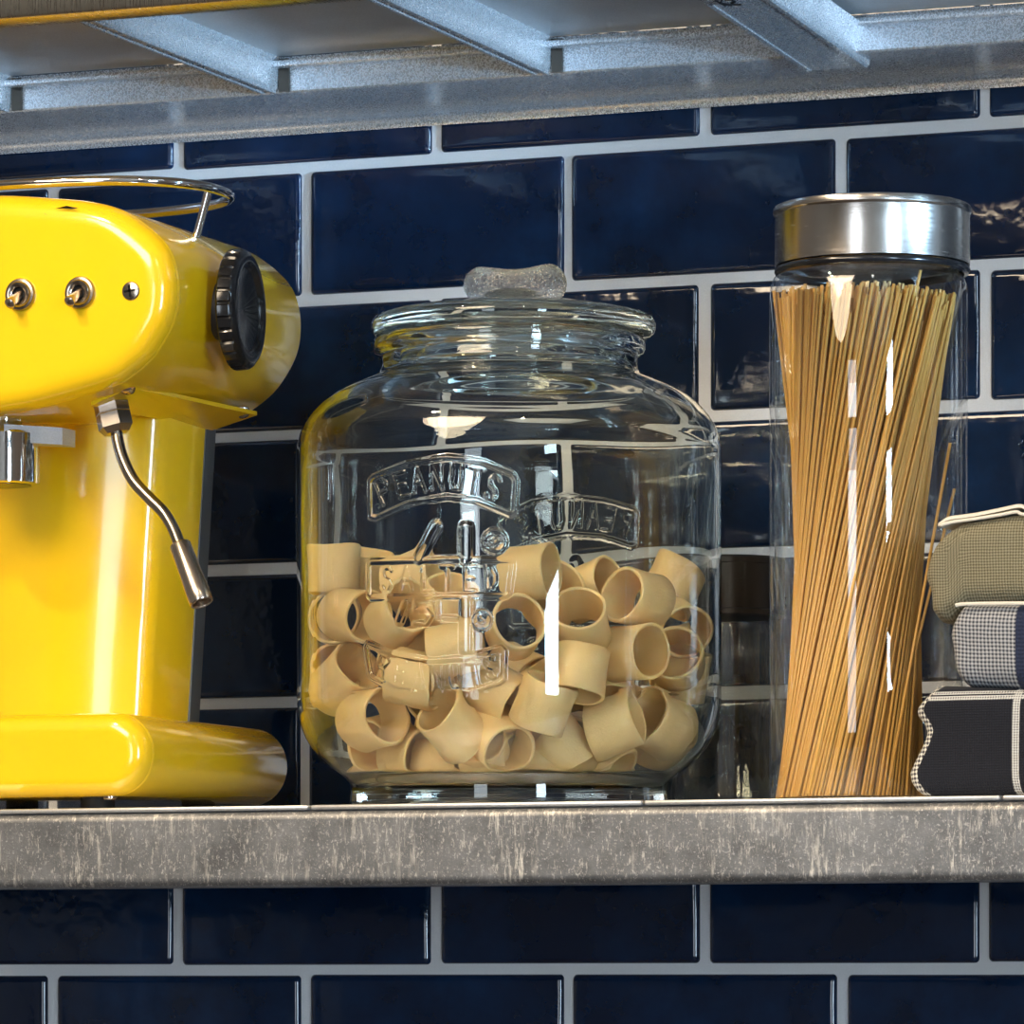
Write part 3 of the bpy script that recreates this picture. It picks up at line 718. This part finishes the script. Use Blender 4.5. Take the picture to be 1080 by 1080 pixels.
I += [(RI, z) for z in np.linspace(jz(500), FLZ + CR + .001, 14)]
I += [(.060 + .0524 * math.cos(t), FLZ + CR - CR * math.sin(t)) for t in np.linspace(.06, PI / 2, 20)] + [(.05, FLZ - .001), (.02, FLZ - .0012), (0, FLZ - .0012)]
P_ = np.array(O + I); nr, nc = len(P_), len(cols)
ca, sa = np.cos(cols), np.sin(cols)
Rm = np.repeat(P_[:, 0:1], nc, 1); Zm = np.repeat(P_[:, 1:2], nc, 1)
ro = len(O)
for base in (PHC, PHC + PI):
    a = (cols - base + PI) % (2 * PI) - PI; sel = np.abs(a) < d2(46)
    A, Z = np.meshgrid(a[sel] * RJ, P_[:ro, 1]); Hh = emboss(A, Z); Rm[:ro][:, sel] += Hh * (np.abs(P_[:ro, 0:1] - RJ) < .004)
# hand-blown ripple
Rm[ro:] += .00025 * np.sin(5 * cols + 1)[None] * np.sin(60 * Zm[ro:]) * (Rm[ro:] > .03)
Xm = (TOV.x * ca + RIGHT.x * sa)[None] * Rm; Ym = (TOV.y * ca + RIGHT.y * sa)[None] * Rm
V = np.stack([Xm, Ym, Zm - SZ], -1).reshape(-1, 3)
ii, jj = np.meshgrid(np.arange(nr - 1), np.arange(nc), indexing='ij'); j2 = (jj + 1) % nc
Fq = np.stack([ii * nc + jj, ii * nc + j2, (ii + 1) * nc + j2, (ii + 1) * nc + jj], -1).reshape(-1, 4)
def np_mesh(name, V, F, m, parent):
    me = bpy.data.meshes.new(name); n, k = len(F), F.shape[1]
    me.vertices.add(len(V)); me.vertices.foreach_set('co', V.astype(np.float32).ravel())
    me.loops.add(n * k); me.loops.foreach_set('vertex_index', F.astype(np.int32).ravel())
    me.polygons.add(n); me.polygons.foreach_set('loop_start', np.arange(0, n * k, k, dtype=np.int32)); me.polygons.foreach_set('use_smooth', np.ones(n, bool))
    me.update(calc_edges=True); me.validate(); return link(name, me, m, parent)
jb = np_mesh('jar_body', V, Fq, M['jar'], jar)

# lid: wide pressed-glass disc with a plug below and a peanut-shaped handle
LX = JC + RIGHT * (4.5 / JS)
def lz(py): return jz(py)
bm = B(); lidp = [(0, 319), (45, 320), (62, 321.5), (100, 326), (128, 331), (142, 334), (148, 337.5), (150.3, 343), (150, 349), (147.5, 353.5), (144, 355.8), (133, 356.4), (126, 357.2), (122.5, 361), (121, 385), (119.5, 389), (117, 390), (114.5, 388), (113.5, 381), (113, 362), (110, 354), (100, 347), (60, 338), (0, 334)]
lathe(bm, (LX.x, LX.y, 0), (0, 0, 1), [(r / JS, lz(y)) for r, y in lidp], 144, False, False)
lid = obj('lid', bm, M['jar'], jar, sharp=80)
c0, c1 = at(490, 301, JY), at(596.5, 299.5, JY); ax = c1 - c0; ln = ax.length
bm = B(); hp_ = []
for i in range(81):
    t = i / 80; r_ = 15.6 + 3.2 * math.exp(-((t - .16) / .19) ** 2) + 5.4 * math.exp(-((t - .86) / .20) ** 2)
    endt = min(t, 1 - t); r_ *= math.sqrt(max(0, 1 - (1 - min(1, endt / .16)) ** 2)); hp_.append((r_ / JS, t * ln))
lathe(bm, c0, ax, hp_, 130, rad=lambda a, h: 1 + .020 * math.sin(26 * a) * (1 + .5 * math.sin(h * 2400)) + .016 * math.sin(h * 3000 + 2 * math.sin(5 * a)))
obj('peanut_handle', bm, M['knob_glass'], lid, sharp=180)
bm = B(); lathe(bm, ((c0 + c1) / 2 + Vector((0, 0, 0))) * 1.0 - Vector((0, 0, 0)), (0, 0, -1), [(30 / JS, 8 / JS), (36 / JS, 14 / JS), (43 / JS, 18.5 / JS), (46 / JS, 20.2 / JS)], 48); obj('handle_stem', bm, M['knob_glass'], lid)

# ------------------------------------------------------------------ pasta tubes
def pasta_mesh(flare):
    bm = B(); n = 40; Ro, Ri, L = .0150, .0131, .0262; loops = []
    prof_ = [(Ri, -L / 2 + .0005), (Ri + .0007, -L / 2), (Ro - .0006, -L / 2), (Ro, -L / 2 + .0006), (Ro - .0004, -L / 6), (Ro - .0004, L / 6), (Ro, L / 2 - .0006), (Ro - .0006, L / 2), (Ri + .0007, L / 2), (Ri, L / 2 - .0005), (Ri - .0004, 0)]
    for r, h in prof_:
        loops.append([((r * (1 + flare[0] * math.cos(2 * a + flare[1]) * (.6 + .4 * h / (L / 2))) ) * math.cos(a), (r * (1 + flare[0] * math.cos(2 * a + flare[1] + .3 * h / L))) * math.sin(a), h + flare[2] * math.cos(a + flare[3]) * .0014 + .0004 * math.sin(3 * a + flare[1])) for a in [2 * PI * i / n for i in range(n)]])
    loops.append(loops[0]); L_ = [[bm.verts.new(p) for p in lp_] for lp_ in loops[:-1]]; L_.append(L_[0])
    for a, b in zip(L_, L_[1:]):
        for i in range(n): bm.faces.new((a[i], a[(i + 1) % n], b[(i + 1) % n], b[i]))
    bmesh.ops.recalc_face_normals(bm, faces=bm.faces)
    for f in bm.faces: f.smooth = True
    for e in bm.edges:
        if len(e.link_faces) == 2 and e.calc_face_angle(0) > math.radians(50): e.smooth = False
    me = bpy.data.meshes.new('pasta_tube'); bm.to_mesh(me); bm.free(); me.materials.append(M['pasta']); return me
PM = [pasta_mesh((random.uniform(.005, .05), random.uniform(0, 6), random.uniform(-1, 1), random.uniform(0, 6))) for _ in range(8)]
LAB = PASTA_LABELS
HID = 'pale dried pasta tube half hidden behind the front ones in the big jar'
proto = None
for k, (idx, x, y, z, ax_, ay_, az_) in enumerate(PASTA):
    if proto is None: proto = o = bpy.data.objects.new('pasta_tube', PM[0])
    else: o = proto.copy(); o.data = PM[k % 8]
    COL.objects.link(o)
    o.location = (JX + x, JY + y, z)
    X_, Y_, D_ = frame_of((ax_, ay_, az_)); o.rotation_euler = Matrix((X_, Y_, D_)).transposed().to_euler()
    tag(o, LAB[idx] if idx >= 0 else HID, 'pasta', 'pasta tubes in the big jar')

# ------------------------------------------------------------------ tall spaghetti jar
GC = at(916, 560, -.24); GS = ppm(GC); GX, GY = GC.x, GC.y
def gz(py): return CAM_Z + (HORIZON - py) / GS
sj = thing('spaghetti_jar', 'tall cylindrical glass jar with brushed steel lid, full of long spaghetti', 'jar', (GX, GY, SZ))
R1 = 104.5 / GS
gp = [(0, SZ + .0012), (R1 - .006, SZ + .001), (R1 - .004, SZ), (R1 - .001, SZ + .0012), (R1, SZ + .004), (R1, gz(700)), (R1, gz(450)), (R1, gz(312)), (R1 - .0007, gz(302)), (R1 - .0022, gz(294)), (R1 - .0042, gz(289)), (R1 - .0058, gz(285)), (R1 - .006, gz(280)), (R1 - .006, gz(240)),
      (R1 - .0085, gz(240)), (R1 - .0085, gz(284)), (R1 - .0065, gz(291)), (R1 - .0040, gz(299)), (R1 - .0028, gz(308)), (R1 - .0027, gz(450)), (R1 - .0027, SZ + .007), (R1 - .004, SZ + .0045), (R1 - .008, SZ + .0035), (0, SZ + .0035)]
bm = B(); lathe(bm, (GX, GY, 0), (0, 0, 1), gp, 128, False, False); obj('jar_body', bm, M['thin'], sj, sharp=60)
lx = at(920, 240, GY); bm = B(); q = GS
lathe(bm, (lx.x, GY, 0), (0, 0, 1), [(101 / q, gz(282)), (102.6 / q, gz(281.4)), (102.8 / q, gz(278)), (102.6 / q, gz(229)), (103.2 / q, gz(227.6)), (104.4 / q, gz(226)), (104.6 / q, gz(222.5)), (103.6 / q, gz(219.6)), (101 / q, gz(218.4)), (97 / q, gz(219.5)), (90 / q, gz(221)), (0, gz(221.5))], 128, True, False)
sl = obj('lid', bm, M['steel'], sj, sharp=30)
bm = B(); lathe(bm, (lx.x, GY, 0), (0, 0, 1), [(97 / q, gz(291)), (101.5 / q, gz(290)), (103.2 / q, gz(287.5)), (103, gz(287.5))][:3] + [(103.2 / q, gz(285.5)), (102 / q, gz(283.4)), (97 / q, gz(282.5))], 96, False, False); obj('lid_seal', bm, M['black'], sl)

SL = .274
def strand_mesh(n=8, r=.00086):
    bm = B(); lathe(bm, (0, 0, 0), (0, 0, 1), [(r, 0), (r, SL * .5), (r, SL)], n)
    for f in bm.faces: f.smooth = len(f.verts) == 4
    me = bpy.data.meshes.new('spaghetti_strand'); bm.to_mesh(me); bm.free(); me.materials.append(M['spaghetti']); return me
SM = strand_mesh()
zf = SZ + .0042; DTW = math.radians(80)
def strand_ends(rho, phi):
    """bundle point (radius 0..1, angle from the viewer) -> bottom and top on the jar's axis system"""
    def P(rad, an, off, z): return Vector((GX, GY, z)) + TOV * (rad * math.cos(an)) + RIGHT * (rad * math.sin(an) + off)
    rb = .0392 * rho; rt = .0480 * rho
    b = P(rb, phi - DTW * .55, -.0096, zf); dt = .0485 - rt
    return b, P(rt, phi + DTW * .45, 0, zf + SL)
GRP = 'spaghetti strands in the tall jar'
SLAB = 'straight dry spaghetti strand in the tall twisted bundle inside the steel-lidded jar'
sproto = None
def strand(b, t, label, scl=1.0):
    global sproto
    if sproto is None: sproto = o = bpy.data.objects.new('spaghetti_strand', SM)
    else: o = sproto.copy()
    COL.objects.link(o); d = (t - b).normalized(); X_, Y_, D_ = frame_of(d)
    o.location = b; o.rotation_euler = Matrix((X_, Y_, D_)).transposed().to_euler(); o.scale = (1, 1, scl)
    return tag(o, label, 'spaghetti', GRP)
rest = B()
for layer, (rho, n) in enumerate(((1.0, 100), (.945, 95), (.890, 89), (.835, 82), (.78, 60), (.7, 50), (.6, 40), (.48, 30), (.3, 16))):
    for k in range(n):
        phi = (2 * PI * (k + random.uniform(-.15, .15)) / n + .37 * layer + PI) % (2 * PI) - PI
        rr = rho * (1 - abs(random.gauss(0, .006)))
        b, t = strand_ends(rr, phi)
        t += RIGHT * random.gauss(0, .0009) + TOV * random.gauss(0, .0005); b += RIGHT * random.gauss(0, .0009); phi += random.gauss(0, .01)
        q_ = Vector((t.x - GX, t.y - GY)); 
        if q_.length > .0482: t.x, t.y = GX + q_.x * .0482 / q_.length, GY + q_.y * .0482 / q_.length
        qb = Vector((b.x - GX, b.y - GY))
        if qb.length > .0485: b.x, b.y = GX + qb.x * .0485 / qb.length, GY + qb.y * .0485 / qb.length
        scl = 1.0 - (abs(random.gauss(0, .014)) if random.random() < .7 else random.uniform(.01, .075)); t += RIGHT * random.gauss(0, .0016) * (random.random() < .5)
        if layer < 3 and abs(phi) < (1.7, 1.5, 1.25)[layer]: strand(b, t, SLAB, scl)
        else:
            d = (t - b).normalized(); tube(rest, [b, b + d * SL * scl], .00092, 5)
core = obj('spaghetti_bundle', rest, M['spaghetti'], None, sharp=40); core['kind'] = 'stuff'
tag(core, 'mass of spaghetti packed behind the front strands of the tall jar', 'spaghetti')
# loose strands on the right, and one standing proud at the top
def loose(p_top, p_bot, out_top, out_bot, label):
    tpt = at(*p_top, GY) + TOV * out_top; bpt = at(*p_bot, GY) + TOV * out_bot
    d = (bpt - tpt); tb = tpt + d * ((zf - tpt.z) / d.z); return strand(tb, tpt, label, (tpt - tb).length / SL)
loose((1000, 470), (968, 640), .012, .024, 'loose spaghetti strand leaning out to the right of the bundle, just above the towels')
loose((1010, 512), (955, 726), -.02, .01, 'shorter stray spaghetti strand furthest right, its end showing behind the olive towel')
loose((967, 292), (925, 480), .024, .042, 'spaghetti strand poking up highest out of the bundle under the steel lid')

# ------------------------------------------------------------------ small canister behind
CC = at(766, 700, -.066); CS = ppm(CC)
def cz(py): return CAM_Z + (HORIZON - py) / CS
cn = thing('glass_canister', 'small clear fluted glass canister with dark metal lid between the two big jars', 'canister', (CC.x, CC.y, SZ))
cr = 63 / CS
flute = lambda a, h: 1 + (.022 * abs(math.sin(9 * a)) if SZ + .006 < h < cz(668) else 0)
bm = B(); hz = list(np.linspace(SZ + .006, cz(668), 6))
lathe(bm, (CC.x, CC.y, 0), (0, 0, 1), [(0, SZ + .002), (cr * .8, SZ + .001), (cr * .86, SZ), (cr * .94, SZ + .002), (cr * .95, SZ + .0055)] + [(cr * .96, z + (.0001 if i == 0 else 0)) for i, z in enumerate(hz)] + [(cr * .97, cz(662)), (cr * .9, cz(657)), (cr * .84, cz(653)), (cr * .84, cz(630)), (cr * .78, cz(630)), (cr * .78, cz(655)), (cr * .88, cz(668)), (cr * .88, SZ + .014), (cr * .8, SZ + .009), (0, SZ + .008)], 144, False, False, rad=flute)
obj('canister_body', bm, M['thin_smoke'], cn, sharp=60)
bm = B(); lathe(bm, (CC.x, CC.y, 0), (0, 0, 1), [(cr * .93, cz(652)), (cr, cz(651)), (cr * 1.0, cz(646)), (cr * .97, cz(645)), (cr * .97, cz(598)), (cr * .985, cz(597)), (cr * .985, cz(592)), (cr * .95, cz(589.5)), (0, cz(589))], 96, True, False); obj('lid', bm, M['dark_steel'], cn, sharp=35)

# ------------------------------------------------------------------ folded kitchen towels
def interp(tab, v):
    xs, ys = zip(*tab); return float(np.interp(v, xs, ys))
def towel(name, label, m, mend, Yf, depth, left, top, bot, x1px, bul=.004, group='folded towels at the end of the shelf'):
    """left: px edge by py; top / bot: py edge by px. The section is a soft folded slab rounded at its front."""
    X1 = at(x1px, 700, Yf).x
    t_ = [0, .012, .03, .05, .075] + list(np.linspace(.11, 1, 16)); NS = 46
    pys = [p for p, _ in left]; y0, y1 = min(pys), max(pys)
    bm = B(); uvl = bm.loops.layers.uv.new('UVMap'); grid = []
    for it_, t in enumerate(t_):
        row = []
        # left edge in world by relative height
        px_probe = 0
        for j in range(NS):
            f = j / (NS - 1)                   # front face bottom (0) -> top front -> top back
            if f < .6: g = f / .6; yy = 0.0
            else: g = 1.0; yy = (f - .6) / .4
            lpx = interp(left, y1 + (y0 - y1) * g); xl = at(lpx, 700, Yf).x
            x = xl + (X1 - xl) * t
            px = 540 + FPX * ((Vector((x, Yf, CAM_Z)) - CAM).dot(RIGHT)) / ((Vector((x, Yf, CAM_Z)) - CAM).dot(FWD)); s = ppm((x, Yf, CAM_Z))
            zb_, zt_ = CAM_Z + (HORIZON - interp(bot, px)) / s, CAM_Z + (HORIZON - interp(top, px)) / s
            H = zt_ - zb_; z = zb_ + H * g
            r = min(.35 * H, .012); y = Yf
            e = min(z - zb_, zt_ - z)
            if e < r: y = Yf + r * (1 - math.sqrt(max(0, 1 - (1 - e / r) ** 2)))
            if yy > 0: y = Yf + r + (depth - r) * yy; z = zt_ + .0015 * math.sin(yy * 3)
            k_ = max(0, 1 - t / .05); y += .010 * k_ ** 2 * (1 if yy == 0 else max(0, 1 - yy * 3))
            y += bul * .3 * math.sin(9 * t + 3 * g) * (1 - yy)
            row.append((bm.verts.new((x, y, z)), x, (z - zb_) if yy == 0 else H + (depth) * yy))
        # back and underside close the section
        row.append((bm.verts.new((row[-1][0].co.x, Yf + depth, row[0][0].co.z)), row[-1][1], .3)); grid.append(row)
    n = NS + 1
    for a, b, t in zip(grid, grid[1:], t_):
        for j in range(n):
            k2 = (j + 1) % n; fc = bm.faces.new((a[j][0], b[j][0], b[k2][0], a[k2][0]))
            for lpq, src in zip(fc.loops, (a[j], b[j], b[k2], a[k2])): lpq[uvl].uv = (src[1], src[2])
            fc.material_index = 1 if (mend and t < .045 and j < 34) else 0
    for g_, rev in ((grid[0], False), (grid[-1], True)):
        vs = [q[0] for q in g_]; fc = bm.faces.new(vs if rev else list(reversed(vs)))
    o = obj(name, bm, [m, mend or m], None, sharp=70)
    return tag(o, label, 'towel', group)
TF = -.345
def X_of(px): return at(px, 700, TF).x
mo = m_cloth('olive_weave', (.085, .072, .034), (.36, .32, .21), .00150, (), contrast=.55)
mg = m_cloth('grey_weave', (.022, .027, .045), (.52, .52, .53), .0020, (('u', X_of(1105), X_of(1105) - X_of(1071.5), (.012, .02, .055), False),), contrast=.75)
mn = m_cloth('navy_weave', (.0030, .0036, .0085), (.0055, .0070, .0150), .0013, (('w', .0495, .0011, (.72, .70, .66), True), ('w', .0522, .0008, (.72, .70, .66), True), ('u', X_of(1071.5), .0019, (.72, .70, .66), True)))
me_ = m_cloth('white_selvedge', (.05, .05, .06), (.82, .79, .72), .0022, (), contrast=1.6)
nv = towel('kitchen_towel', 'navy folded towel with white check lines, bottom of the stack', mn, me_, TF, .17,
      [(725, 979), (735, 971), (744, 962), (752, 961), (763, 969), (772, 972), (785, 967), (800, 959), (812, 953.5), (822, 955), (832, 960), (838, 968)], [(950, 727), (985, 722), (1010, 723), (1080, 725), (1300, 727)], [(950, 840.5), (1080, 838.2), (1300, 835)], 1215)
gw = towel('kitchen_towel', 'grey and white woven folded towel in the middle of the stack', mg, None, TF, .165,
      [(638, 1008), (648, 1004), (660, 999), (670, 997), (682, 999), (696, 1001), (710, 1003), (724, 1012)], [(990, 640), (1010, 636.5), (1080, 636), (1300, 634)], [(990, 720), (1020, 723.5), (1080, 725.5), (1300, 727.5)], 1210)
ol = towel('kitchen_towel', 'olive green folded towel on top of the stack', mo, None, TF + .003, .165,
      [(545, 1010), (556, 991), (566, 980), (578, 975), (590, 972), (600, 970.5), (610, 974), (622, 977), (640, 977), (656, 983)], [(960, 566), (985, 557), (1000, 551), (1030, 547), (1060, 542), (1075, 540), (1090, 543), (1300, 545)], [(960, 655), (1000, 654), (1012, 637.5), (1080, 636.3), (1300, 634.5)], 1205)
# pale selvedges and the upper leaf of the olive towel
def edge_strip(name, pts, Y, r, m, par, flat=1.0):
    bm = B(); tube(bm, smooth_path([at(px, py, Y) for px, py in pts], 5), r, 8); return obj(name, bm, m, par)
edge_strip('hem', [(992, 554), (1005, 550.5), (1030, 547), (1055, 543), (1072, 540), (1085, 543), (1160, 546), (1200, 548)], TF + .0035, .0009, M['cream'], ol)
bm = B(); top_pts = [(990, 553), (1000, 546.5), (1016, 544), (1030, 542), (1055, 537), (1076, 533), (1090, 537), (1160, 541), (1200, 543)]
pp = smooth_path([at(px, py, TF + .006) for px, py in top_pts], 5)
rings(bm, [[p + Vector((0, -.001, -.0012)), p + Vector((0, -.001, .0002)), p + Vector((0, .0, .0007)), p + Vector((0, .15, .0007)), p + Vector((0, .15, -.0012))] for p in pp]); obj('folded_leaf', bm, M['cream'], ol)
edge_strip('hem', [(1008, 638.5), (1020, 637), (1080, 636.2), (1160, 635.5), (1200, 635)], TF - .0005, .0010, M['cream'], gw)

# ------------------------------------------------------------------ light
def lamp(name, kind, loc, target, power, col, size, spread=None, blend=.6):
    d = bpy.data.lights.new(name, kind); o = bpy.data.objects.new(name, d); COL.objects.link(o)
    o.location = loc; o.rotation_euler = (Vector(target) - Vector(loc)).to_track_quat('-Z', 'Y').to_euler()
    d.energy = power; d.color = col
    if kind == 'AREA': d.size = size; d.shape = 'DISK'
    else: d.shadow_soft_size = size
    if kind == 'SPOT': d.spot_size = spread; d.spot_blend = blend
    return o, d
key, kd = lamp('ceiling_spot', 'SPOT', (-.42, -1.30, 2.72), (.1, -.3, 1.65), KEY, (1.0, .80, .55), .035, 1.15)
k2, kd2 = lamp('ceiling_spot', 'SPOT', (.95, -1.75, 2.72), (.2, -.3, 1.6), KEY2, (1.0, .78, .52), .035, 1.1)
lamp('warm_fill', 'AREA', (-.25, -1.95, 2.74), (.05, -.3, 1.6), FILL, (1.0, .80, .56), 1.1)  # broad warm fill added to brighten the pasta inside the glass
cool, kc = lamp('rack_fill_spot', 'SPOT', (2.55, -.95, 1.50), (.02, -.17, 1.945), COOL, (.42, .70, 1.0), .05, .155, .6)  # narrow cool light added to brighten the underside of the rack
for d in (kd, kd2): d.cycles.is_caustics_light = CAUS
for o in bpy.data.objects:
    if o.type != 'MESH': continue
    if o.data.materials and o.data.materials[0] and o.data.materials[0].name in ('pale_green_glass',): o.cycles.is_caustics_caster = CAUS
    if o.name.startswith('pasta_tube'): o.cycles.is_caustics_receiver = CAUS

w = bpy.data.worlds.new('world'); scene.world = w; w.use_nodes = True
w.node_tree.nodes['Background'].inputs[0].default_value = (.5, .6, .8, 1); w.node_tree.nodes['Background'].inputs[1].default_value = .3

cy = scene.cycles
cy.max_bounces = 20; cy.transmission_bounces = 18; cy.transparent_max_bounces = 24; cy.glossy_bounces = 8; cy.diffuse_bounces = 4
cy.caustics_reflective = True; cy.caustics_refractive = True; cy.blur_glossy = .3
cy.sample_clamp_indirect = 30.0; cy.sample_clamp_direct = 0
cy.use_adaptive_sampling = True; cy.adaptive_threshold = .01
cy.use_denoising = True
vs = scene.view_settings; vs.view_transform = 'Standard'; vs.look = 'None'; vs.gamma = 1.0; vs.use_curve_mapping = False
vs.exposure = EXPO
